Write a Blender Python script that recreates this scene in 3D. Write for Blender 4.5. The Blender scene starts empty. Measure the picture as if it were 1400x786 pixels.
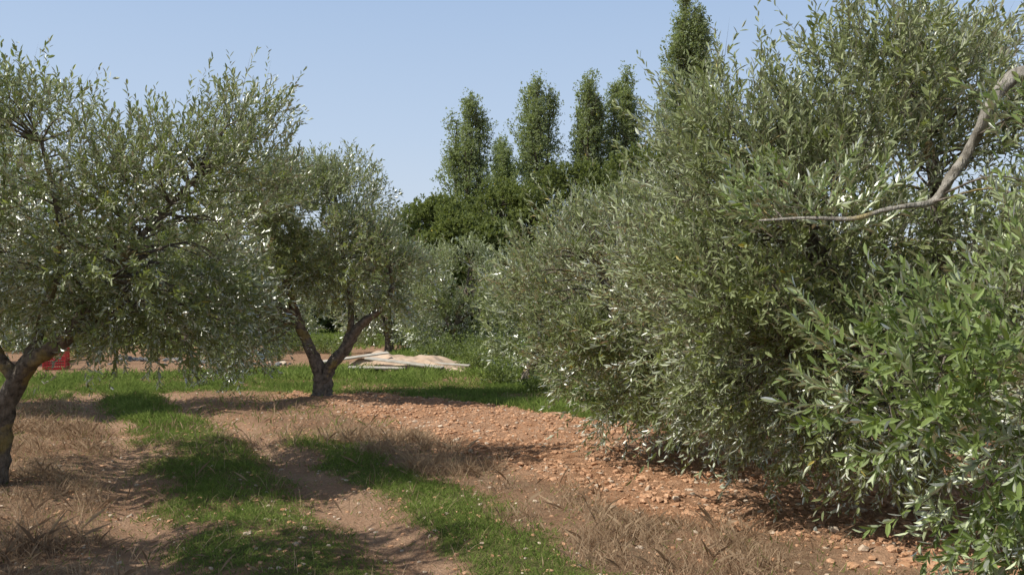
import bpy, bmesh, math, numpy as np
from mathutils import Vector
rng = np.random.default_rng(7)
C = bpy.context.scene.collection

# ---------------------------------------------------------------- utils
def norm(a):
    return a / np.maximum(np.linalg.norm(a, axis=-1, keepdims=True), 1e-9)

_tab = np.random.default_rng(3).random((256, 256))
def vnoise(x, y):
    xi = np.floor(x).astype(int); yi = np.floor(y).astype(int)
    fx = x - xi; fy = y - yi
    fx = fx*fx*(3-2*fx); fy = fy*fy*(3-2*fy)
    a = _tab[xi & 255, yi & 255]; b = _tab[(xi+1) & 255, yi & 255]
    c = _tab[xi & 255, (yi+1) & 255]; d = _tab[(xi+1) & 255, (yi+1) & 255]
    return (a*(1-fx)+b*fx)*(1-fy)+(c*(1-fx)+d*fx)*fy
def fbm(x, y, o=4):
    s = 0; a = .5; t = 0
    for i in range(o):
        s = s + a*vnoise(x*2**i+17*i, y*2**i+31*i); t += a; a *= .55
    return s/t
def sst(a, b, x):
    t = np.clip((x-a)/(b-a), 0, 1); return t*t*(3-2*t)

def mesh_np(name, verts, faces_list, mats, attr=None, smooth=False, matidx=None):
    me = bpy.data.meshes.new(name)
    verts = np.asarray(verts, dtype=np.float32)
    me.vertices.add(len(verts)); me.vertices.foreach_set("co", verts.ravel())
    tot = sum(f.size for f in faces_list); nf = sum(len(f) for f in faces_list)
    me.loops.add(tot); me.polygons.add(nf)
    me.loops.foreach_set("vertex_index", np.concatenate([f.ravel() for f in faces_list]).astype(np.int32))
    starts = []; o = 0
    for f in faces_list:
        k = f.shape[1]; starts.append(o+np.arange(len(f))*k); o += f.size
    me.polygons.foreach_set("loop_start", np.concatenate(starts).astype(np.int32))
    me.polygons.foreach_set("use_smooth", np.full(nf, smooth, dtype=bool))
    if matidx is not None:
        me.polygons.foreach_set("material_index", matidx.astype(np.int32))
    for m in mats: me.materials.append(m)
    if attr:
        for an, (dom, val) in attr.items():
            a = me.attributes.new(an, 'FLOAT', dom)
            a.data.foreach_set("value", np.asarray(val, dtype=np.float32))
    me.update(calc_edges=True)
    return me
def obj(name, me, parent=None):
    o = bpy.data.objects.new(name, me); C.objects.link(o)
    if parent: o.parent = parent
    return o

# ---------------------------------------------------------------- ground shape and zones
def pathc(y):
    return -1.24-0.53*(y-5.33)-0.03*np.maximum(y-15, 0)**2+0.10*np.sin(y*.7)
def zones(x, y):
    """tilled, green, dry, wheel-track weights"""
    u = x-pathc(y)
    n1 = fbm(x*.9+5, y*.9+2, 4)-.5; n2 = fbm(x*2.3+50, y*2.3+20, 3)-.5; n3 = fbm(x*.35+80, y*.35+11, 3)-.5
    w = u+n1*.9+n2*.5
    centre = sst(.78, .25, np.abs(w+.02))*(1-sst(17, 19, y))*(.5+.5*sst(-.16, .0, n2+n1*.5))
    gr2 = sst(1.0, 1.4, w)*(1-sst(1.8, 2.3, w))*(1-sst(9.5, 12, y+n2*2))
    ext = 1.0*(1-sst(5.6, 7.5, y))
    dryR = sst(1.6, 2.1, w)*(1-sst(2.6+ext, 3.4+ext, w))*(1-sst(12, 14, y+n2*2))
    dryL = sst(-.95, -1.35, w)*(1-sst(15, 17, y+n1*2))
    yb = np.clip(14.6-1.2*x, 11.6, 17.4)+n1*1.6+n2*.9
    meadow = sst(-.3, .3, y-yb)*(w > -1.2)+(w <= -1.2)*sst(15.5, 16.6, y+n1*2)
    meadow = meadow*(1-sst(25, 27.5, y-(x+4)*.6+n3*6)*(x < -4.5))*(.35+.65*sst(-.16, .02, n1+n3*.6))
    far = sst(38, 44, y+n3*10)
    green = np.clip(np.maximum(np.maximum(centre, gr2), np.maximum(meadow, far*.8)), 0, 1)
    dry = np.clip(np.maximum(dryR, dryL)*(.3+.7*sst(-.10, .08, n2+n1)), 0, 1)*(1-green)
    tilled = sst(2.8+ext, 3.4+ext, w)*(1-sst(-.2, .3, y-yb))
    trk = np.exp(-((np.abs(w)-.85)/.33)**2)*(1-sst(16, 22, y))*(1-green)
    return tilled, green, dry, trk
def height(x, y, T=None):
    u = x-pathc(y)
    near = 1-sst(30, 60, np.hypot(x, y-8))
    h = (fbm(x*.25, y*.25, 3)-.5)*.16
    h = h-np.exp(-((np.abs(u)-.85)/.28)**2)*(1-sst(16, 22, y))*.07
    h = h+.17*np.exp(-(((x+3.4)/.9)**2+((y-15.3)/.7)**2))
    till = zones(x, y)[0] if T is None else T
    h = h+till*(fbm(x*5, y*5, 3)-.5)*.12
    h = h+(fbm(x*3+9, y*3, 2)-.5)*.04+(fbm(x*11+9, y*11, 2)-.5)*.02
    return h*near

def axis(lo, hi, st, ends):
    a = np.arange(lo, hi, st)
    d = st; v = hi; r = []
    while v < ends[1]:
        r.append(v); d *= 1.13; v += d
    r.append(ends[1])
    d = st; v = lo-st; l = []
    while v > ends[0]:
        l.append(v); d *= 1.13; v -= d
    l.append(ends[0])
    return np.concatenate([np.array(l[::-1]), a, np.array(r)])
ax = axis(-9, 6, .05, (-2500, 2500)); ay = axis(3.5, 19, .05, (-600, 4000))
X, Y = np.meshgrid(ax, ay)
T, G, D, K = zones(X, Y)
Z = height(X, Y, T)
nx, ny = len(ax), len(ay)
idx = np.arange(nx*ny).reshape(ny, nx)
F = np.stack([idx[:-1, :-1], idx[:-1, 1:], idx[1:, 1:], idx[1:, :-1]], -1).reshape(-1, 4)

# ---------------------------------------------------------------- materials
def newmat(name):
    m = bpy.data.materials.new(name); m.use_nodes = True
    nt = m.node_tree; nt.nodes.clear()
    return m, nt, nt.nodes.new("ShaderNodeOutputMaterial")
def N(nt, t, **k):
    n = nt.nodes.new(t)
    for a, b in k.items(): setattr(n, a, b)
    return n
def mixc(nt, fac, a, b, mode='MIX'):
    n = N(nt, "ShaderNodeMix", data_type='RGBA', blend_type=mode)
    for s, v in ((n.inputs[0], fac), (n.inputs[6], a), (n.inputs[7], b)):
        if isinstance(v, bpy.types.NodeSocket): nt.links.new(v, s)
        elif isinstance(v, (int, float)): s.default_value = v
        else: s.default_value = (*v, 1)
    return n.outputs[2]
def attrn(nt, nm):
    return N(nt, "ShaderNodeAttribute", attribute_name=nm).outputs["Fac"]
def noise(nt, vec, sc, det=4, rough=.6):
    n = N(nt, "ShaderNodeTexNoise"); n.inputs["Scale"].default_value = sc
    n.inputs["Detail"].default_value = det; n.inputs["Roughness"].default_value = rough
    nt.links.new(vec, n.inputs["Vector"]); return n.outputs["Fac"]
def ramp(nt, f, stops):
    r = N(nt, "ShaderNodeValToRGB"); nt.links.new(f, r.inputs[0])
    e = r.color_ramp.elements
    while len(e) < len(stops): e.new(.5)
    for i, (p, c) in enumerate(stops):
        e[i].position = p; e[i].color = (*c, 1)
    return r.outputs[0]
def bsdf(nt, out, col, rough=.9, spec=.2):
    b = N(nt, "ShaderNodeBsdfPrincipled")
    if isinstance(col, bpy.types.NodeSocket): nt.links.new(col, b.inputs["Base Color"])
    else: b.inputs["Base Color"].default_value = (*col, 1)
    b.inputs["Roughness"].default_value = rough
    b.inputs["Specular IOR Level"].default_value = spec
    nt.links.new(b.outputs[0], out.inputs[0]); return b
def bump(nt, b, h, st, dist):
    n = N(nt, "ShaderNodeBump"); n.inputs["Strength"].default_value = st; n.inputs["Distance"].default_value = dist
    nt.links.new(h, n.inputs["Height"]); nt.links.new(n.outputs[0], b.inputs["Normal"])

mg, nt, out = newmat("ground_soil")
pos = N(nt, "ShaderNodeNewGeometry").outputs["Position"]
nA = noise(nt, pos, 1.3, 5); nB = noise(nt, pos, 9, 6, .7); nC = noise(nt, pos, 45, 4, .75); nD = noise(nt, pos, .55, 4)
soil = ramp(nt, nB, [(.3, (.33, .145, .065)), (.5, (.54, .275, .145)), (.72, (.70, .43, .27))])
soil = mixc(nt, .4, soil, ramp(nt, nC, [(.35, (.24, .10, .045)), (.65, (.66, .42, .26))]))
soil = mixc(nt, ramp(nt, nD, [(.45, (0, 0, 0)), (.65, (.4, .4, .4))]), soil, (.68, .46, .31))
base = mixc(nt, .5, ramp(nt, nA, [(.35, (.31, .165, .09)), (.65, (.47, .28, .165))]), ramp(nt, nC, [(.3, (.18, .10, .055)), (.7, (.58, .38, .245))]))
track = mixc(nt, .5, ramp(nt, nA, [(.35, (.41, .22, .125)), (.65, (.60, .38, .24))]), ramp(nt, nC, [(.3, (.27, .145, .08)), (.7, (.68, .47, .32))]))
c = mixc(nt, attrn(nt, "trk"), base, track)
c = mixc(nt, attrn(nt, "till"), c, soil)
gcol = ramp(nt, nB, [(.3, (.06, .085, .025)), (.55, (.16, .18, .055)), (.75, (.30, .23, .12))])
dcol = ramp(nt, nB, [(.3, (.19, .11, .065)), (.7, (.48, .33, .21))])
def soft(a, w):
    m = N(nt, "ShaderNodeMath", operation='MULTIPLY_ADD'); nt.links.new(nB, m.inputs[0]); m.inputs[1].default_value = 1.6
    nt.links.new(a, m.inputs[2])
    s = N(nt, "ShaderNodeMapRange", interpolation_type='SMOOTHSTEP'); nt.links.new(m.outputs[0], s.inputs[0])
    s.inputs[1].default_value = 1.0; s.inputs[2].default_value = 1.6; s.inputs[4].default_value = w
    return s.outputs[0]
c = mixc(nt, soft(attrn(nt, "dry"), .7), c, dcol)
c = mixc(nt, soft(attrn(nt, "green"), .85), c, gcol)
b = bsdf(nt, out, c, .95, .1)
hs = N(nt, "ShaderNodeMath", operation='ADD'); nt.links.new(nB, hs.inputs[0]); nt.links.new(nC, hs.inputs[1])
bump(nt, b, hs.outputs[0], 1.0, .05)
obj("ground", mesh_np("ground", np.stack([X, Y, Z], -1).reshape(-1, 3), [F], [mg],
    {"till": ('POINT', T.ravel()), "green": ('POINT', G.ravel()), "dry": ('POINT', D.ravel()), "trk": ('POINT', K.ravel())}, smooth=True))

def leafmat(name, top_lo, top_hi, under, rough=.42, trans=.25, gloss=True):
    m, nt, out = newmat(name)
    t = attrn(nt, "tone")
    top = ramp(nt, t, [(0, top_lo), (.93, top_hi), (.97, (.42, .34, .08))])
    geo = N(nt, "ShaderNodeNewGeometry")
    un = mixc(nt, t, tuple(v*.8 for v in under), tuple(v*1.12 for v in under))
    col = mixc(nt, geo.outputs["Backfacing"], top, un)
    b = N(nt, "ShaderNodeBsdfDiffuse"); nt.links.new(col, b.inputs["Color"])
    tr = N(nt, "ShaderNodeBsdfTranslucent")
    tc = mixc(nt, 1.0, top, (2.1, 2.2, .95), 'MULTIPLY'); nt.links.new(tc, tr.inputs[0])
    mx = N(nt, "ShaderNodeMixShader"); mx.inputs[0].default_value = trans
    nt.links.new(b.outputs[0], mx.inputs[1]); nt.links.new(tr.outputs[0], mx.inputs[2])
    o = mx.outputs[0]
    if gloss:
        gl = N(nt, "ShaderNodeBsdfGlossy"); gl.inputs["Roughness"].default_value = rough
        gl.inputs["Color"].default_value = (.80, .80, .72, 1)
        fr = N(nt, "ShaderNodeFresnel"); fr.inputs[0].default_value = 1.5
        m2 = N(nt, "ShaderNodeMixShader"); nt.links.new(fr.outputs[0], m2.inputs[0])
        nt.links.new(o, m2.inputs[1]); nt.links.new(gl.outputs[0], m2.inputs[2]); o = m2.outputs[0]
    nt.links.new(o, out.inputs[0]); return m
OLIVE = leafmat("olive_leaf", (.095, .12, .045), (.29, .325, .135), (.66, .70, .48), .55, .24)
OLIVE_G = leafmat("olive_leaf_green", (.075, .12, .03), (.25, .32, .095), (.55, .61, .36), .50, .26)
OAK = leafmat("evergreen_leaf", (.085, .105, .036), (.22, .25, .09), (.20, .24, .12), .5, .22, False)
POP = leafmat("poplar_leaf", (.12, .15, .075), (.28, .32, .15), (.38, .42, .30), .4, .28, False)
BUSH = leafmat("bush_leaf", (.085, .115, .038), (.24, .28, .10), (.28, .32, .18), .5, .22, False)

def barkmat(name, a, b_, lich=.0):
    m, nt, out = newmat(name)
    pos = N(nt, "ShaderNodeNewGeometry").outputs["Position"]
    n1 = noise(nt, pos, 14, 6, .7); n2 = noise(nt, pos, 3.5, 3)
    mp = N(nt, "ShaderNodeMapping"); nt.links.new(pos, mp.inputs[0]); mp.inputs["Scale"].default_value = (1, 1, .25)
    n3 = noise(nt, mp.outputs[0], 40, 4, .6)
    c = ramp(nt, n1, [(.35, a), (.62, b_)])
    if lich: c = mixc(nt, ramp(nt, n2, [(.54, (0, 0, 0)), (.62, (lich,)*3)]), c, (.36, .27, .06))
    b = bsdf(nt, out, c, .9, .15); bump(nt, b, n3, 1.0, .03); return m
BARK = barkmat("olive_bark", (.07, .058, .046), (.25, .21, .17), .5)
BARKP = barkmat("pale_olive_bark", (.16, .14, .11), (.42, .385, .33), .6)
BARKD = barkmat("dark_bark", (.05, .04, .03), (.14, .11, .085))

# ---------------------------------------------------------------- tubes
class Geo:
    def __init__(s): s.v = []; s.f = []; s.n = 0; s.m = []
    def add(s, v, f, mi=0): s.v.append(v); s.f.append(f+s.n); s.n += len(v); s.m.append(np.full(len(f), mi))
def catmull(P, k=6):
    P = np.asarray(P, float); Q = np.vstack([2*P[0]-P[1], P, 2*P[-1]-P[-2]]); out = []
    for i in range(1, len(Q)-2):
        for j in range(k):
            t = j/k; a, b, c, d = Q[i-1], Q[i], Q[i+1], Q[i+2]
            out.append(.5*((2*b)+(c-a)*t+(2*a-5*b+4*c-d)*t*t+(3*b-a-3*c+d)*t**3))
    out.append(P[-1]); return np.array(out)
def tube(geo, pts, sides=10, k=6, rough=.12, mi=0):
    S = catmull(pts, k) if k > 1 else np.asarray(pts, float)
    p = S[:, :3]; r = np.maximum(S[:, 3], .002); n = len(p)
    t = norm(np.gradient(p, axis=0)); up = np.array([.31, .17, .93]) if abs(t[0, 2]) < .8 else np.array([1., .2, .1])
    u = norm(np.cross(t, up)); w = np.cross(t, u)
    an = np.linspace(0, 2*np.pi, sides, endpoint=False)
    rr = r[:, None]*(1+rough*rng.normal(size=(n, sides))*.7 + (rough*1.3)*np.sin(an*3+rng.random()*6)[None])
    V = p[:, None]+rr[..., None]*(np.cos(an)[None, :, None]*u[:, None]+np.sin(an)[None, :, None]*w[:, None])
    V = V.reshape(-1, 3)
    i = np.arange(n-1)[:, None]*sides; j = np.arange(sides)[None]; j2 = (j+1) % sides
    Fq = np.stack([i+j, i+j2, i+sides+j2, i+sides+j], -1).reshape(-1, 4)
    geo.add(V, Fq, mi); return p, r

# ---------------------------------------------------------------- leaves
def leaves(base, d, L, nl, ll, lw, six=False, a0=45, curl=.10, tonebase=None, spread=0.0, zb=.12):
    S = len(base); k = np.arange(nl)
    t = (k+.6)/nl
    bend = rng.normal(size=(S, 1, 3))*.14+np.array([0, 0, .04])
    P = base[:, None]+d[:, None]*(L[:, None]*t[None])[..., None]+bend*(t**2)[None, :, None]*L[:, None, None]
    dd = norm(d[:, None]+bend*2*t[None, :, None])
    ref = norm(rng.normal(size=(S, 1, 3))); u = norm(np.cross(dd, ref)); v = np.cross(dd, u)
    ang = (k//2*(np.pi/2*1.07)+(k % 2)*np.pi)[None]+rng.normal(size=(S, nl))*.35
    rad = np.cos(ang)[..., None]*u+np.sin(ang)[..., None]*v
    al = np.radians(a0+rng.normal(size=(S, nl))*14-18*t[None])[..., None]
    ld = norm(dd*np.cos(al)+rad*np.sin(al)+rng.normal(size=(S, nl, 3))*.14)
    nn = norm(dd-ld*np.sum(dd*ld, -1, keepdims=True))+np.array([0, 0, zb])+rng.normal(size=(S, nl, 3))*.4
    nn = norm(nn-ld*np.sum(nn*ld, -1, keepdims=True))
    w = np.cross(nn, ld)
    len_ = (ll*(.6+.65*rng.random((S, nl)))*(1-.3*np.abs(t[None]-.4)))[..., None]; wid = lw*.5*(len_/ll)*(.8+.4*rng.random((S, nl, 1)))
    if spread: P = P+rng.normal(size=P.shape)*spread
    P = P.reshape(-1, 3); ld = ld.reshape(-1, 3); nn = nn.reshape(-1, 3); w = w.reshape(-1, 3)
    len_ = len_.reshape(-1, 1); wid = wid.reshape(-1, 1); n = len(P)
    tip = P+ld*len_-nn*len_*curl
    tone = (rng.random(n)*.45+(np.repeat(rng.random(S) if tonebase is None else tonebase, nl))*.47)
    tone[rng.random(n) < .004] = 1.0
    if not six:
        m = P+ld*len_*.5+nn*len_*.03
        V = np.stack([P, m-w*wid, tip, m+w*wid], 1).reshape(-1, 3)
        return V, np.arange(n*4).reshape(-1, 4), tone
    m1 = P+ld*len_*.32+nn*wid*.3; m2 = P+ld*len_*.7-nn*len_*curl*.35+nn*wid*.25
    V = np.stack([P, m1-w*wid*.95, m2-w*wid*.9, tip, m2+w*wid*.9, m1+w*wid*.95], 1).reshape(-1, 3)
    o = np.arange(n)[:, None]*6
    Fq = np.stack([o+np.array([0, 1, 2, 3]), o+np.array([0, 3, 4, 5])], 1).reshape(-1, 4)
    return V, Fq, np.repeat(tone, 2)

def stems(base, d, L, r=.0025):
    S = len(base); ref = norm(rng.normal(size=(S, 3))); u = norm(np.cross(d, ref)); v = np.cross(d, u)
    ring = []
    for a in range(3):
        ring.append(base-d*.05+r*(math.cos(a*2.09)*u+math.sin(a*2.09)*v))
    V = np.stack(ring+[base+d*L[:, None]*.95], 1).reshape(-1, 3)
    o = np.arange(S)[:, None]*4
    return V, np.concatenate([o+np.array([0, 1, 3]), o+np.array([1, 2, 3]), o+np.array([2, 0, 3])])

def tree(name, limbs, ells, nsub, spn, nl, ll, lw, leafm, barkm=BARK, shoot=(.22, .5), subr=(.26, .46),
         six=False, upb=.45, branch_r=.014, sides=10, inner=.5, stem=True, sq=.75, extra_limb_mat=None, droop=.5):
    e = bpy.data.objects.new(name, None); C.objects.link(e)
    g = Geo(); sk = []; skr = []
    for l in limbs:
        mi = 0
        if isinstance(l, tuple): l, mi = l
        p, r = tube(g, l, sides, mi=mi); sk.append(p); skr.append(r)
    sk = np.vstack(sk); skr = np.concatenate(skr)
    E = np.array(ells, float); vol = E[:, 3]*E[:, 4]+E[:, 4]*E[:, 5]+E[:, 3]*E[:, 5]
    which = rng.choice(len(E), nsub, p=vol/vol.sum())
    dr = norm(rng.normal(size=(nsub, 3))); rf = inner+(1-inner)*rng.random(nsub)**.6
    ce = E[which, :3]+dr*rf[:, None]*E[which, 3:6]
    q = np.min(np.linalg.norm((ce[:, None]-E[None, :, :3])/E[None, :, 3:6], axis=-1), axis=1)
    keep = (ce[:, 2] > .3) & ((q > .55) | (rng.random(len(ce)) < .4)); ce = ce[keep]; ec = E[which][keep][:, :3]
    ns = len(ce); sr = subr[0]+(subr[1]-subr[0])*rng.random(ns)
    ctr = E[:, :3].mean(0)
    for i in range(ns):
        dist = np.linalg.norm(sk-ce[i], axis=1)+np.maximum(0, sk[:, 2]-ce[i, 2])*.8+np.where(skr > .07, .5, 0)
        j = int(np.argmin(dist)); a = sk[j]; b = ce[i]
        m = (a+b)/2+rng.normal(size=3)*.10*np.linalg.norm(b-a)+np.array([0, 0, .10*np.linalg.norm(b-a)])
        r0 = min(branch_r*(.7+.35*np.linalg.norm(b-a)), skr[j]*.8)
        tube(g, [[*a, r0], [*m, r0*.65], [*b, r0*.25]], 5, 4, .05)
    me = mesh_np(name+"_wood", np.vstack(g.v), [np.vstack(g.f)], [barkm, extra_limb_mat or barkm], smooth=True, matidx=np.concatenate(g.m))
    obj(name+"_trunk_and_limbs", me, e)
    cnt = np.maximum(2, (spn*(sr/np.mean(sr))**2*(.4+1.2*rng.random(ns)))).astype(int)
    si = np.repeat(np.arange(ns), cnt); S = len(si)
    off = norm(rng.normal(size=(S, 3)))*(rng.random((S, 1))**.5)
    base = ce[si]+off*sr[si][:, None]*np.array([1, 1, sq])
    outw = norm(base-ctr); outw2 = norm(ce[si]-ec[si])
    d = .45*outw+.45*off+.35*outw2+rng.normal(size=(S, 3))*.38
    low = base[:, 2] < ctr[2]-.35*(E[:, 5].max())
    d[:, 2] += np.where(low, upb-droop*rng.random(S)*1.6, upb)
    d = norm(d)
    L = (shoot[0]+(shoot[1]-shoot[0])*rng.random(S)**1.5)
    tb = np.repeat(rng.random(ns), cnt)*.65+rng.random(S)*.35
    V, Fq, tone = leaves(base, d, L, nl, ll, lw, six, tonebase=tb)
    fl = [Fq]; vs = [V]; mi = [np.zeros(len(Fq))]
    if stem:
        V2, F2 = stems(base, d, L, .0028); fl.append(F2+len(V)); vs.append(V2); mi.append(np.ones(len(F2)))
        tone = np.concatenate([tone, np.full(len(F2), .3)])
    me = mesh_np(name+"_leaves", np.vstack(vs), fl, [leafm, barkm], {"tone": ('FACE', tone)}, matidx=np.concatenate(mi))
    obj(name+"_foliage", me, e)
    return e

# ---- left olive
tree("olive_tree", [
    [[-5.0, 8.2, -.1, .14], [-4.93, 8.2, .3, .11], [-4.86, 8.2, .75, .095], [-4.66, 8.2, 1.12, .085], [-4.4, 8.15, 1.27, .075], [-4.2, 8.1, 1.42, .06], [-4.0, 8.15, 1.8, .045], [-3.6, 8.3, 2.4, .03], [-3.1, 8.4, 3.0, .015]],
    [[-4.75, 8.2, 1.0, .07], [-4.95, 8.2, 1.25, .06], [-5.2, 8.3, 1.6, .05], [-5.5, 8.4, 2.3, .035], [-5.8, 8.4, 3.1, .015]],
    [[-4.66, 8.2, 1.12, .06], [-4.6, 8.4, 1.6, .05], [-4.5, 8.5, 2.4, .035], [-4.6, 8.3, 3.3, .015]],
    [[-5.0, 8.2, 1.3, .05], [-5.3, 7.8, 1.7, .04], [-5.2, 7.4, 2.4, .02]]],
    [(-5.7, 8.4, 2.75, 1.4, 1.6, 1.05), (-4.5, 8.2, 2.6, 1.1, 1.5, 1.0), (-3.4, 8.4, 2.4, .85, 1.2, 1.0), (-2.85, 8.7, 2.9, .4, .6, 1.1), (-4.9, 8.0, 3.2, .8, .8, .7), (-3.6, 8.5, 1.75, .9, .9, .45), (-3.0, 8.6, 1.8, .5, .6, .5), (-3.3, 8.6, 3.3, .4, .5, .5)],
    300, 13, 16, .078, .022, OLIVE, six=True)
# ---- olive beside the camera, outside the picture on the left (same row)
tree("olive_tree", [
    [[-6.2, 3.6, -.1, .16], [-6.2, 3.6, .6, .12], [-6.0, 3.6, 1.3, .09], [-5.6, 3.7, 2.2, .05], [-5.3, 3.8, 3, .02]],
    [[-6.2, 3.6, .8, .1], [-6.6, 3.5, 1.6, .07], [-6.8, 3.5, 2.8, .02]]],
    [(-5.7, 3.9, 3.1, 1.4, 1.6, 1.3), (-6.8, 3.5, 2.6, 1.2, 1.5, 1.2), (-5.1, 4.3, 3.5, 1.0, 1.2, 1.0), (-4.5, 4.2, 4.0, .8, 1.0, .6)],
    170, 14, 12, .10, .034, OLIVE, stem=False)
# ---- centre olive
tree("olive_tree", [
    [[-3.48, 15.65, -.1, .26], [-3.48, 15.65, .15, .19], [-3.48, 15.65, .42, .17], [-3.62, 15.6, .8, .11], [-3.85, 15.6, 1.3, .09], [-4.05, 15.6, 1.9, .07], [-4.3, 15.6, 2.8, .045], [-4.4, 15.6, 3.7, .02]],
    [[-3.46, 15.65, .35, .14], [-3.3, 15.6, .65, .11], [-3.05, 15.6, .95, .10], [-2.8, 15.6, 1.35, .085], [-2.4, 15.6, 1.7, .06], [-2.2, 15.6, 2.1, .04], [-2.3, 15.6, 2.8, .02]],
    [[-3.05, 15.6, .95, .07], [-2.95, 15.7, 1.5, .06], [-3.1, 15.9, 2.4, .045], [-3.3, 15.8, 3.8, .02]],
    [[-3.9, 15.6, 1.5, .05], [-4.4, 15.3, 1.9, .04], [-4.9, 15.2, 2.0, .02]]],
    [(-4.6, 15.6, 2.9, 1.1, 1.5, 1.2), (-3.4, 15.8, 3.2, 1.1, 1.5, 1.15), (-2.8, 15.5, 2.6, .75, 1.1, .85), (-4.8, 15.2, 1.45, .6, .9, 1.0), (-5.4, 15.3, 2.0, .6, .8, .8), (-3.9, 15.8, 3.8, .9, .9, .6), (-2.15, 15.8, 2.3, .45, .7, .5), (-2.9, 15.4, 3.8, .5, .6, .5)],
    370, 13, 14, .105, .032, OLIVE, droop=.8, subr=(.22, .46))
# ---- right row: big near tree
tree("olive_tree", [
    [[3.5, 7.3, -.1, .2], [3.45, 7.3, .5, .16], [3.3, 7.2, 1.0, .13], [2.9, 7.1, 1.6, .09], [2.4, 6.9, 2.3, .05], [2.1, 6.9, 3.0, .02]],
    [[3.4, 7.3, .8, .12], [3.6, 7.2, 1.6, .09], [3.5, 7.0, 2.6, .06], [3.2, 6.8, 3.5, .02]],
    [[3.3, 7.2, 1.0, .08], [2.6, 6.7, 1.3, .06], [2.1, 6.5, 1.4, .03]],
    [[3.6, 7.2, 1.5, .08], [4.2, 6.9, 2.0, .05], [4.4, 6.6, 2.6, .02]]],
    [(2.2, 6.8, 2.2, 1.0, 1.1, 1.3), (3.4, 7.0, 2.5, 1.4, 1.4, 1.45), (1.75, 7.1, 1.65, .8, 1.0, .8), (2.4, 6.5, 1.2, .8, .7, .6), (3.9, 6.6, 1.5, 1.1, 1.0, 1.0), (1.85, 6.9, 2.8, .55, .7, .65), (3.0, 6.6, 3.2, .9, .9, .65), (2.1, 6.9, .9, .6, .6, .35), (3.0, 6.5, .9, .6, .6, .35)],
    430, 14, 16, .080, .022, OLIVE, six=True, subr=(.17, .42), shoot=(.22, .60))
# ---- right row: behind, left end
tree("olive_tree", [
    [[2.0, 10.1, -.1, .16], [2.0, 10, .5, .12], [1.7, 9.9, 1.0, .10], [1.2, 9.8, 1.7, .07], [.9, 9.7, 2.4, .03]],
    [[2.0, 10, .6, .1], [2.2, 9.9, 1.4, .08], [2.1, 9.8, 2.4, .04], [2.0, 9.8, 3.1, .02]]],
    [(.75, 9.6, 1.8, .7, 1.0, 1.0), (1.6, 9.8, 2.0, 1.1, 1.3, 1.1), (.95, 9.3, 1.0, .55, .7, .5), (1.7, 9.2, .85, .75, .7, .45), (2.6, 10, 1.8, 1.2, 1.2, 1.2), (2.2, 9.0, .7, .7, .5, .4)],
    240, 14, 14, .092, .026, OLIVE, subr=(.20, .42))
# ---- nearest tree at the right edge, trunk outside the picture
tree("olive_tree", [
    [[4.0, 4.4, -.1, .2], [3.95, 4.4, .6, .15], [3.8, 4.5, 1.3, .12], [3.6, 4.8, 2.2, .09], [3.3, 5.0, 2.9, .075]],
    ([[3.3, 5.0, 2.9, .065], [3.05, 5.02, 3.05, .045], [2.9, 5.02, 2.97, .036], [2.80, 5.0, 2.82, .034], [2.73, 5.06, 2.62, .029], [2.58, 5.0, 2.43, .030], [2.5, 5.04, 2.30, .022], [2.3, 5.0, 2.26, .014], [2.18, 5.0, 2.24, .012], [2.0, 5.0, 2.19, .012], [1.75, 5.05, 2.20, .009], [1.48, 5.1, 2.19, .005]], 1),
    [[3.8, 4.5, 1.0, .08], [3.2, 4.2, 1.3, .05], [2.6, 4.0, 1.4, .03], [2.1, 4.0, 1.45, .012]],
    [[3.9, 4.4, .7, .06], [3.2, 4.1, .8, .04], [2.6, 3.9, .7, .015]],
    [[3.7, 4.6, 1.8, .07], [3.5, 4.4, 2.5, .05], [3.3, 4.3, 3.0, .02]]],
    [(2.35, 3.9, 1.25, .62, .5, .48), (1.8, 4.15, 1.3, .33, .35, .26), (2.45, 3.9, .65, .48, .45, .38), (3.35, 4.4, 2.3, .6, .7, .9), (3.3, 4.3, 1.2, .9, .8, .8), (1.8, 5.3, 2.25, .4, .10, .08)],
    155, 13, 18, .078, .0225, OLIVE_G, barkm=BARK, six=True, subr=(.16, .32), shoot=(.18, .40), branch_r=.009, extra_limb_mat=BARKP)
# ---- back left
tree("olive_tree", [
    [[-9.6, 14, -.1, .2], [-9.6, 14, .7, .16], [-9.9, 14, 1.6, .1], [-10.2, 14, 3, .04]],
    [[-9.6, 14, .7, .12], [-9.0, 14, 1.6, .08], [-8.8, 14, 3, .03]]],
    [(-9.6, 14, 3.4, 1.8, 1.8, 1.7), (-8.4, 14, 2.8, 1.2, 1.4, 1.2)],
    210, 14, 14, .11, .036, OLIVE_G, stem=False)
# ---- farther olives
def far_olive(x, y, s, lean=0, n=110, mat=OLIVE, low=.5):
    tree("olive_tree", [
        [[x, y, -.1, .17*s], [x+lean*.2, y, .4*s, .13*s], [x+lean*.6, y, 1.2*s, .1*s], [x+lean+.3, y, 2.2*s, .05*s], [x+lean+.4, y, 3*s, .02]],
        [[x+lean*.2, y, .5*s, .1*s], [x+lean-.5, y, 1.5*s, .07*s], [x+lean-.9, y, 2.5*s, .02]]],
        [(x+lean, y, 2.2*s, 1.6*s, 1.5*s, 1.3*s), (x+lean-.9*s, y-.3, 1.4*s, .9*s, 1*s, 1.0*s), (x+lean+.8*s, y-.2, 1.3*s, .9*s, 1*s, low*1.9*s)],
        n, 12, 10, .16, .055, mat, stem=False, shoot=(.25, .55), subr=(.3, .5), sides=8)
far_olive(-1.9, 30, 1.1, n=150)
far_olive(-4.9, 34, 1.25, n=130)
far_olive(.3, 20, .95, lean=.9, n=130)
far_olive(2.5, 27, 1.2)
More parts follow.
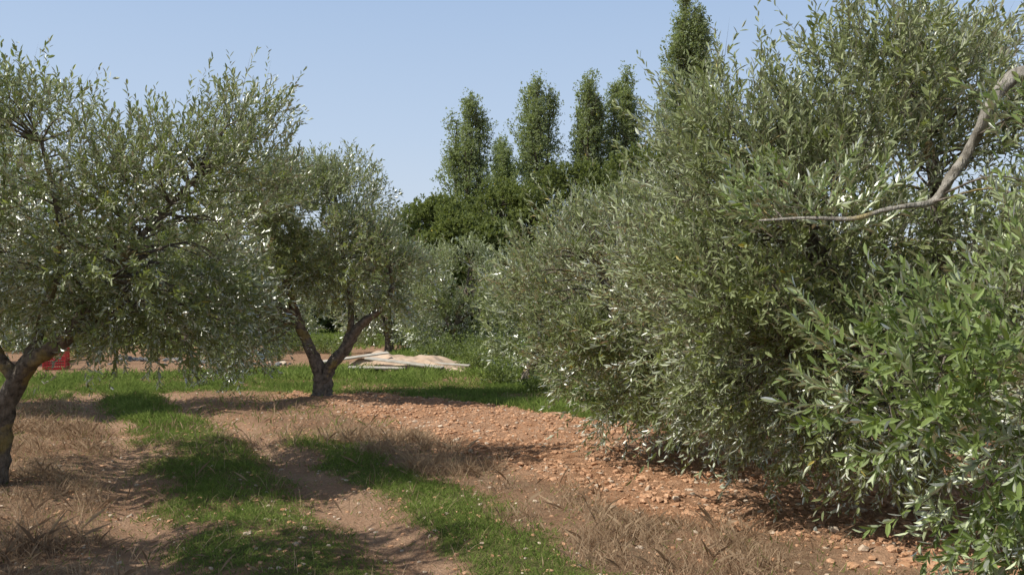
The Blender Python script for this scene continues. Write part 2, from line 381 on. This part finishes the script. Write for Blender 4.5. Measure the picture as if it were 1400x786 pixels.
far_olive(-12.5, 33, 1.2); far_olive(-17, 27, 1.2); far_olive(-22, 36, 1.2); far_olive(-11.5, 42, 1.3); far_olive(-17, 45, 1.3); far_olive(-22, 47, 1.3)
far_olive(5.6, 13, 1.2, n=60); far_olive(7.6, 9, 1.2, n=70); far_olive(-27, 44, 1.3)

# ---- evergreen oaks behind
def big_tree(name, x, y, h, r, mat, n=250):
    ells = [(x, y, h*.6, r, r, h*.38), (x-r*.6, y, h*.42, r*.7, r*.7, h*.36), (x+r*.6, y, h*.40, r*.7, r*.7, h*.34), (x+.1*r, y, h*.8, r*.55, r*.55, h*.18)]
    tree(name, [[[x, y, -.2, .35], [x, y, h*.2, .28], [x+.3, y, h*.5, .16], [x, y, h*.85, .05]],
                [[x, y, h*.2, .2], [x-r*.4, y, h*.4, .12], [x-r*.6, y, h*.6, .05]],
                [[x, y, h*.2, .2], [x+r*.4, y, h*.4, .12], [x+r*.6, y, h*.6, .05]]],
         ells, n, 26, 9, .20, .14, mat, BARKD, shoot=(.2, .4), subr=(.5, 1.0), stem=False, inner=.75, branch_r=.03, upb=.2)
for (x, y, h, r) in [(-5.2, 57, 9.4, 3.2), (-1.0, 59, 10.4, 3.8), (4.0, 57, 11.6, 3.8), (-8.8, 63, 8.0, 3), (9.0, 58, 13.0, 4), (-2.8, 50, 7.6, 2.6), (-15, 62, 7, 3.5), (-23, 60, 7.5, 3.5), (-31, 62, 8, 4)]:
    big_tree("evergreen_oak_tree", x, y, h, r, OAK)

# ---- poplars: several ascending leaders merging in one tall loose crown
def poplar(x, y, h, w, nlead=4, lf=.20):
    e = bpy.data.objects.new("poplar_tree", None); C.objects.link(e)
    g = Geo(); B = []; Dd = []; Ls = []
    for q in range(nlead):
        a0 = q*6.283/max(nlead-1, 1)+rng.random()*.9; rr = 0 if q == 0 else w*.24*(.7+.6*rng.random())
        top = h*(1 if q == 0 else .84+.13*rng.random()); z00 = -.2 if q == 0 else h*(.10+.12*rng.random())
        lx, ly = rr*math.cos(a0), rr*math.sin(a0)*.8
        ax_, _ = tube(g, [[x, y, z00, .3 if q == 0 else .14], [x+lx*.6, y+ly*.6, z00+(top-z00)*.25, .2 if q == 0 else .12], [x+lx, y+ly, z00+(top-z00)*.6, .11], [x+lx*.8+rng.normal()*.2, y+ly*.8, top*.98, .02]], 7)
        for i in range(int(h*3.6)):
            f = .12+.86*rng.random()**.85; z0 = z00+(top-z00)*f
            c0 = ax_[int(f*(len(ax_)-1))]
            a = rng.random()*6.283
            irr = .8+.25*math.sin(z0*.9+q*2+a)+.2*math.sin(z0*1.9+q-2*a)
            prof = w*.42*min(1, (1.03-f)*2.6)**.8*(.2+.9*rng.random())*max(irr, .25)
            ln = min(.8+1.3*rng.random(), top-z0+.3)
            s = np.array([c0[0]+math.cos(a)*prof*.5, c0[1]+math.sin(a)*prof*.5, z0-ln*.4]); dv = np.array([math.cos(a)*prof*.6, math.sin(a)*prof*.6, ln])
            tube(g, [[c0[0], c0[1], z0-ln*.7, .04], [*(s+dv*.4), .025], [*(s+dv), .01]], 4, 3, 0)
            m = int(13+18*rng.random()); t = .1+.95*rng.random(m)
            p = s+dv*t[:, None]+rng.normal(size=(m, 3))*np.array([.22, .22, .25])
            B.append(p); Dd.append(norm(norm(dv)*.7+rng.normal(size=(m, 3))*.9)); Ls.append(.22+.28*rng.random(m))
    B = np.vstack(B); Dd = norm(np.vstack(Dd)); Ls = np.concatenate(Ls)
    V, Fq, tone = leaves(B, Dd, Ls, 6, lf, lf*.62, a0=60, spread=.05)
    obj("poplar_tree_trunk_and_limbs", mesh_np("poplar_wood", np.vstack(g.v), [np.vstack(g.f)], [BARKD], smooth=True), e)
    obj("poplar_tree_foliage", mesh_np("poplar_leaves", V, [Fq], [POP], {"tone": ('FACE', tone)}), e)
poplar(-3.4, 68, 18.9, 4.5); poplar(2.1, 70, 20.9, 4.5); poplar(6.4, 70, 21.8, 3.7); poplar(9.4, 71, 22, 4.1); poplar(13.8, 66, 27.5, 5.2, 5); poplar(-.6, 78, 17.5, 3.8)

# ---------------------------------------------------------------- hedges / low weeds
def leafmass(name, P, mat, L, nl, ll, lw, up=.5, spread=0):
    d = norm(rng.normal(size=P.shape)+np.array([0, 0, up]))
    V, Fq, tone = leaves(P, d, L*(.6+.8*rng.random(len(P))), nl, ll, lw, a0=50, spread=spread)
    obj(name, mesh_np(name, V, [Fq], [mat], {"tone": ('FACE', tone)}))
P = []
for i in range(420):
    x = rng.uniform(-110, 110); y = 92+rng.normal()*5+abs(x)*.1; r = 1.0+1.8*rng.random(); hh = 1.2+4.2*fbm(np.array([x*.09]), np.array([3.]), 3)[0]*rng.random()
    q = norm(rng.normal(size=(80, 3)))*r*np.array([1.3, 1, 1]); P.append(q+np.array([x, y, hh+.3]))
P = np.vstack(P); P = P[P[:, 2] > 0]
leafmass("distant_hedgerow", P, OAK, .5, 4, .42, .28, spread=.15)
P = []
for (x, y, r) in [(-1.0, 24.5, .5), (.2, 23, .8), (.9, 21.5, .7), (1.8, 19, .8), (-.4, 26, .9), (-3.4, 36, .9), (-7, 40, .8), (-12, 30, .6), (-8.2, 29, .45), (-9.4, 28.4, .4), (2.6, 16.5, .7), (1.4, 15.6, .35), (3.2, 14.6, .6), (-2.6, 37, .6), (-6.2, 31, .3), (-14, 36, .9), (-18, 38, 1.1), (-20, 34, .8), (-10, 37, .8), (-24, 40, 1.2), (-15.5, 31, .7), (-.6, 33, .8), (.8, 17.6, .4), (-7.5, 34, .7), (-9, 35, .9), (-1.9, 28.6, 1.0), (-.7, 28, 1.0), (-.3, 19.5, .35), (-2.6, 28.3, .5)]:
    m = int(260*r)+40
    q = norm(rng.normal(size=(m, 3)))*rng.random((m, 1))**.4*r*np.array([1.3, 1, .8]); q[:, 2] = np.abs(q[:, 2]); P.append(q+np.array([x, y, .05]))
leafmass("low_shrubs", np.vstack(P), BUSH, .22, 8, .10, .042, spread=.03)

# ---------------------------------------------------------------- grass
def bladegrass(name, P, mat, h, w, lean=.5, hvar=.6):
    n = len(P); a = rng.random(n)*6.283
    H = h*(1-hvar+2*hvar*rng.random(n))
    tl = np.stack([rng.normal(size=n)*lean, rng.normal(size=n)*lean, np.ones(n)], -1); tl = norm(tl)
    wv = np.stack([np.cos(a), np.sin(a), a*0], -1)*(np.asarray(w)*.5*np.ones(n))[:, None]
    mid = P+tl*H[:, None]*.55; drop = np.stack([tl[:, 0], tl[:, 1], -.3*np.ones(n)], -1)
    tip = P+tl*H[:, None]+drop*H[:, None]*.25
    V = np.stack([P-wv, P+wv, mid+wv*.8, tip, mid-wv*.8], 1).reshape(-1, 3)
    tone = np.clip(rng.random(n)*.5+fbm(P[:, 0]*1.5, P[:, 1]*1.5, 3)*.45, 0, .92)
    obj(name, mesh_np(name, V, [np.arange(n*5).reshape(-1, 5)], [mat], {"tone": ('FACE', tone)}))
def grassmat(name, stops, tr=.3):
    m, nt, out = newmat(name)
    col = ramp(nt, attrn(nt, "tone"), stops)
    b = N(nt, "ShaderNodeBsdfDiffuse"); nt.links.new(col, b.inputs["Color"])
    t = N(nt, "ShaderNodeBsdfTranslucent"); nt.links.new(col, t.inputs[0])
    mx = N(nt, "ShaderNodeMixShader"); mx.inputs[0].default_value = tr
    nt.links.new(b.outputs[0], mx.inputs[1]); nt.links.new(t.outputs[0], mx.inputs[2]); nt.links.new(mx.outputs[0], out.inputs[0]); return m
GR = grassmat("green_grass", [(.05, (.11, .16, .038)), (.7, (.28, .36, .09)), (.9, (.42, .44, .17))], .42); DR = grassmat("dry_grass_straw", [(.05, (.22, .13, .075)), (.9, (.66, .50, .33))], .3)
def scatter(x0, x1, y0, y1, dens, which, pw=1.0, clump=0.0, add=0):
    n = int((x1-x0)*(y1-y0)*dens); x = rng.uniform(x0, x1, n); y = rng.uniform(y0, y1, n)
    zz = zones(x, y); m = zz[which]*(1-add)+add*(1-zz[0])
    if clump: m = m*sst(.5-clump*.25, .5+.12, fbm(x*3.1+7, y*3.1, 3))
    k = (rng.random(n) < m**pw) & (np.abs(x) < .68*y+1.5); x = x[k]; y = y[k]
    return np.stack([x, y, height(x, y)-.004], -1)
P1 = scatter(-9, 3, 3.8, 12, 3400, 1, add=.035); P2 = scatter(-14, 7, 12, 20, 1000, 1, add=.04); P3 = scatter(-16, 10, 20, 34, 260, 1); P4 = scatter(-30, 20, 34, 70, 40, 1)
PP = np.vstack([P1, P2, P3, P4]); hh = np.concatenate([np.full(len(P1), .045), np.full(len(P2), .10), np.full(len(P3), .18), np.full(len(P4), .22)])
ww = np.concatenate([np.full(len(P1), .0065), np.full(len(P2), .013), np.full(len(P3), .03), np.full(len(P4), .07)])
hh = hh*(.3+1.5*fbm(PP[:, 0]*1.2, PP[:, 1]*1.2, 4))
bladegrass("grass", PP, GR, hh, ww, .7)
P1 = scatter(-9, 5, 3.8, 12, 2300, 2, clump=.6, add=.05); P2 = scatter(-12, 3, 12, 17, 600, 2, clump=.6, add=.05)
PP = np.vstack([P1, P2]); hh = .14*(.25+1.5*fbm(PP[:, 0]*1.7+3, PP[:, 1]*1.7, 3)**1.6)
bladegrass("dry_grass", PP, DR, hh*1.3, .0042+.004*(PP[:, 1] > 10), .7)

# ---------------------------------------------------------------- stones and clods
def stonesmesh(name, P, s, mats, mi):
    t = (1+5**.5)/2
    iv = norm(np.array([[-1, t, 0], [1, t, 0], [-1, -t, 0], [1, -t, 0], [0, -1, t], [0, 1, t], [0, -1, -t], [0, 1, -t], [t, 0, -1], [t, 0, 1], [-t, 0, -1], [-t, 0, 1]], float))
    f = np.array([[0, 11, 5], [0, 5, 1], [0, 1, 7], [0, 7, 10], [0, 10, 11], [1, 5, 9], [5, 11, 4], [11, 10, 2], [10, 7, 6], [7, 1, 8], [3, 9, 4], [3, 4, 2], [3, 2, 6], [3, 6, 8], [3, 8, 9], [4, 9, 5], [2, 4, 11], [6, 2, 10], [8, 6, 7], [9, 8, 1]])
    n = len(P); a = rng.random(n)*6.283
    V = iv[None]*(1+rng.normal(size=(n, 12, 1))*.2)*np.stack([.7+.6*rng.random(n), .7+.6*rng.random(n), .4+.4*rng.random(n)], -1)[:, None]
    ca, sa = np.cos(a)[:, None], np.sin(a)[:, None]
    V = np.stack([V[..., 0]*ca-V[..., 1]*sa, V[..., 0]*sa+V[..., 1]*ca, V[..., 2]], -1)*s[:, None, None]+P[:, None]
    Fq = (f[None]+np.arange(n)[:, None, None]*12).reshape(-1, 3)
    obj(name, mesh_np(name, V.reshape(-1, 3), [Fq], mats, {"tone": ('FACE', np.repeat(rng.random(n), 20))}, matidx=np.repeat(mi, 20)))
def rockmat(name, lo, hi):
    m, nt, out = newmat(name); pos = N(nt, "ShaderNodeNewGeometry").outputs["Position"]
    c = mixc(nt, .5, ramp(nt, attrn(nt, "tone"), [(0, lo), (1, hi)]), ramp(nt, noise(nt, pos, 30, 4), [(.3, lo), (.7, hi)]))
    b = bsdf(nt, out, c, .95, .1); bump(nt, b, noise(nt, pos, 80, 4), .6, .01); return m
CL = rockmat("soil_clod", (.34, .165, .08), (.68, .42, .26)); ST = rockmat("limestone", (.46, .34, .24), (.66, .55, .42))
n = 60000; x = rng.uniform(-5, 6, n); y = 3.8+14.5*rng.random(n)**1.2
m = zones(x, y)[0]; k = rng.random(n) < m; x, y = x[k], y[k]; s = .006+.034*rng.random(len(x))**4.5
stonesmesh("soil_clods", np.stack([x, y, height(x, y)+s*.2], -1), s, [CL, ST], (rng.random(len(x)) < .09).astype(int))
n = 24000; x = rng.uniform(-9, 3, n); y = rng.uniform(3.8, 20, n); s = .004+.022*rng.random(n)**4
stonesmesh("path_stones", np.stack([x, y, height(x, y)+s*.15], -1), s, [CL, ST], (rng.random(n) < .25).astype(int))
n = 120; x = rng.uniform(-13, -7, n); y = 27+(x+8)*-.25+rng.normal(size=n)*.5; s = .04+.10*rng.random(n)**2
GREY = rockmat("grey_rubble", (.10, .10, .10), (.24, .24, .23))
stonesmesh("stone_rubble_row", np.stack([x, y, height(x, y)+s*.3], -1), s, [GREY, ST], (rng.random(n) < .15).astype(int))

# ---------------------------------------------------------------- far road
mr, nt, out = newmat("asphalt_road"); pos = N(nt, "ShaderNodeNewGeometry").outputs["Position"]
bsdf(nt, out, ramp(nt, noise(nt, pos, 2, 4), [(.3, (.16, .155, .15)), (.7, (.22, .21, .2))]), .9)
xs = np.linspace(-200, 200, 81); yc = 82+np.sin(xs*.02)*1.5
V = np.concatenate([np.stack([xs, yc-2.4, xs*0+.05], -1), np.stack([xs, yc+2.4, xs*0+.05], -1)])
i = np.arange(80); obj("road", mesh_np("road", V, [np.stack([i, i+1, i+82, i+81], -1)], [mr]))

# ---------------------------------------------------------------- pale tarpaulin and boards
mt, nt, out = newmat("pale_canvas"); pos = N(nt, "ShaderNodeNewGeometry").outputs["Position"]
b = bsdf(nt, out, ramp(nt, noise(nt, pos, 2.2, 5), [(.3, (.42, .29, .19)), (.7, (.62, .47, .34))]), .8)
bump(nt, b, noise(nt, pos, 9, 4), .4, .03)
e = bpy.data.objects.new("tarpaulin", None); C.objects.link(e)
gx, gy = np.meshgrid(np.linspace(0, 1, 90), np.linspace(0, 1, 40))
edge = (np.minimum(np.minimum(gx, 1-gx), np.minimum(gy, 1-gy)*1.2))
x = -4.9+3.7*gx+.35*(fbm(gy*4, gx*2, 3)-.5); y = 23.4+2.8*gy+.5*(fbm(gx*4+9, gy*2, 3)-.5)-gx*.9
z = .05+.50*sst(0, .3, edge)*(.35+.9*fbm(gx*4+2, gy*3+5, 4))*(1-.45*gx)+.05*np.abs(np.sin(gx*17+gy*9))*sst(0, .1, edge)
idx = np.arange(90*40).reshape(40, 90); Fq = np.stack([idx[:-1, :-1], idx[:-1, 1:], idx[1:, 1:], idx[1:, :-1]], -1).reshape(-1, 4)
obj("tarpaulin_sheet", mesh_np("tarpaulin_sheet", np.stack([x, y, z+height(x, y)], -1).reshape(-1, 3), [Fq], [mt], smooth=True), e)
mb, nt, out = newmat("weathered_board"); pos = N(nt, "ShaderNodeNewGeometry").outputs["Position"]
bsdf(nt, out, ramp(nt, noise(nt, pos, 6, 4), [(.3, (.34, .30, .24)), (.7, (.56, .51, .43))]), .85)
for k, (bx, by, bz, L, W, rz, ry) in enumerate([(-2.9, 23.0, .26, 2.2, .28, -.25, .10), (-4.3, 23.6, .38, 1.8, .3, .35, -.12), (-2.1, 23.4, .22, 1.9, .22, -.1, .06), (-3.6, 22.8, .14, 1.5, .3, .1, .02)]):
    bm = bmesh.new(); bmesh.ops.create_cube(bm, size=1)
    bmesh.ops.scale(bm, vec=(L, W, .035), verts=bm.verts); bmesh.ops.bevel(bm, geom=bm.edges[:], offset=.006, segments=1, affect='EDGES')
    me = bpy.data.meshes.new("board"); bm.to_mesh(me); bm.free(); me.materials.append(mb)
    o = obj("board_%d" % (k+1), me, e); o.location = (bx, by, bz); o.rotation_euler = (.08, ry, rz)

# ---------------------------------------------------------------- red plastic crates
mc, nt, out = newmat("red_plastic"); bsdf(nt, out, (.42, .03, .03), .45, .4)
def crate(x, y, z, rz):
    bm = bmesh.new()
    def box(cx, cy, cz, sx, sy, sz):
        r = bmesh.ops.create_cube(bm, size=1)['verts']
        bmesh.ops.scale(bm, vec=(sx, sy, sz), verts=r); bmesh.ops.translate(bm, vec=(cx, cy, cz), verts=r)
    Lx, Ly, H = .56, .38, .30
    box(0, 0, .012, Lx-.02, Ly-.02, .02)
    for s in (-1, 1):
        for zz in (.035, .11, .185, .275):
            box(0, s*Ly/2, zz, Lx-.03, .012, .03 if zz < .27 else .045); box(s*Lx/2, 0, zz, .012, Ly-.03, .03 if zz < .27 else .045)
        for i in range(9): box(-Lx/2+.05+i*(Lx-.1)/8, s*(Ly/2-.008), .15, .014, .008, .25)
        for i in range(6): box(s*(Lx/2-.008), -Ly/2+.05+i*(Ly-.1)/5, .15, .008, .014, .25)
        for t in (-1, 1): box(s*Lx/2, t*Ly/2, .15, .035, .035, .30)
    me = bpy.data.meshes.new("red_crate"); bm.to_mesh(me); bm.free(); me.materials.append(mc)
    o = obj("red_plastic_crate", me); o.location = (x, y, z); o.rotation_euler = (0, 0, rz)
crate(-12.9, 24.2, .0, .2); crate(-12.9, 24.2, .305, .25)

# ---------------------------------------------------------------- light, sky, camera
az = math.atan2(-.91, -.36); el = math.radians(50)
sd = Vector((math.sin(az)*math.cos(el), math.cos(az)*math.cos(el), math.sin(el)))
L = bpy.data.lights.new("sun", 'SUN'); L.energy = 5.0; L.angle = math.radians(.5); L.color = (1, .97, .90)
so = bpy.data.objects.new("sun", L); C.objects.link(so); so.rotation_euler = sd.to_track_quat('Z', 'Y').to_euler()
w = bpy.data.worlds.new("World"); bpy.context.scene.world = w; w.use_nodes = True
nt = w.node_tree; bg = nt.nodes["Background"]
sky = nt.nodes.new("ShaderNodeTexSky"); sky.sky_type = 'NISHITA'; sky.sun_disc = False
sky.sun_elevation = el; sky.sun_rotation = az % (2*math.pi); sky.air_density = 1.2; sky.dust_density = 3.0; sky.ozone_density = 1.5
tc = nt.nodes.new("ShaderNodeTexCoord"); sx = nt.nodes.new("ShaderNodeSeparateXYZ"); nt.links.new(tc.outputs["Generated"], sx.inputs[0])
haze = ramp(nt, sx.outputs[2], [(0, (5.9, 6.4, 7.0)), (.2, (4.3, 5.3, 6.8)), (.40, (3.0, 4.2, 6.2)), (.6, (1.2, 1.7, 2.7)), (1, (.7, 1.0, 1.7))])
c = mixc(nt, .82, sky.outputs[0], haze)
nt.links.new(c, bg.inputs[0]); bg.inputs[1].default_value = .13
cam = bpy.data.cameras.new("camera"); cam.lens = 30; cam.sensor_width = 36; cam.clip_end = 6000
co = bpy.data.objects.new("camera", cam); C.objects.link(co); co.location = (0, 0, 1.65)
co.rotation_euler = (math.radians(90+1.57), 0, 0); bpy.context.scene.camera = co
bpy.context.scene.view_settings.view_transform = 'Standard'
bpy.context.scene.view_settings.look = 'None'
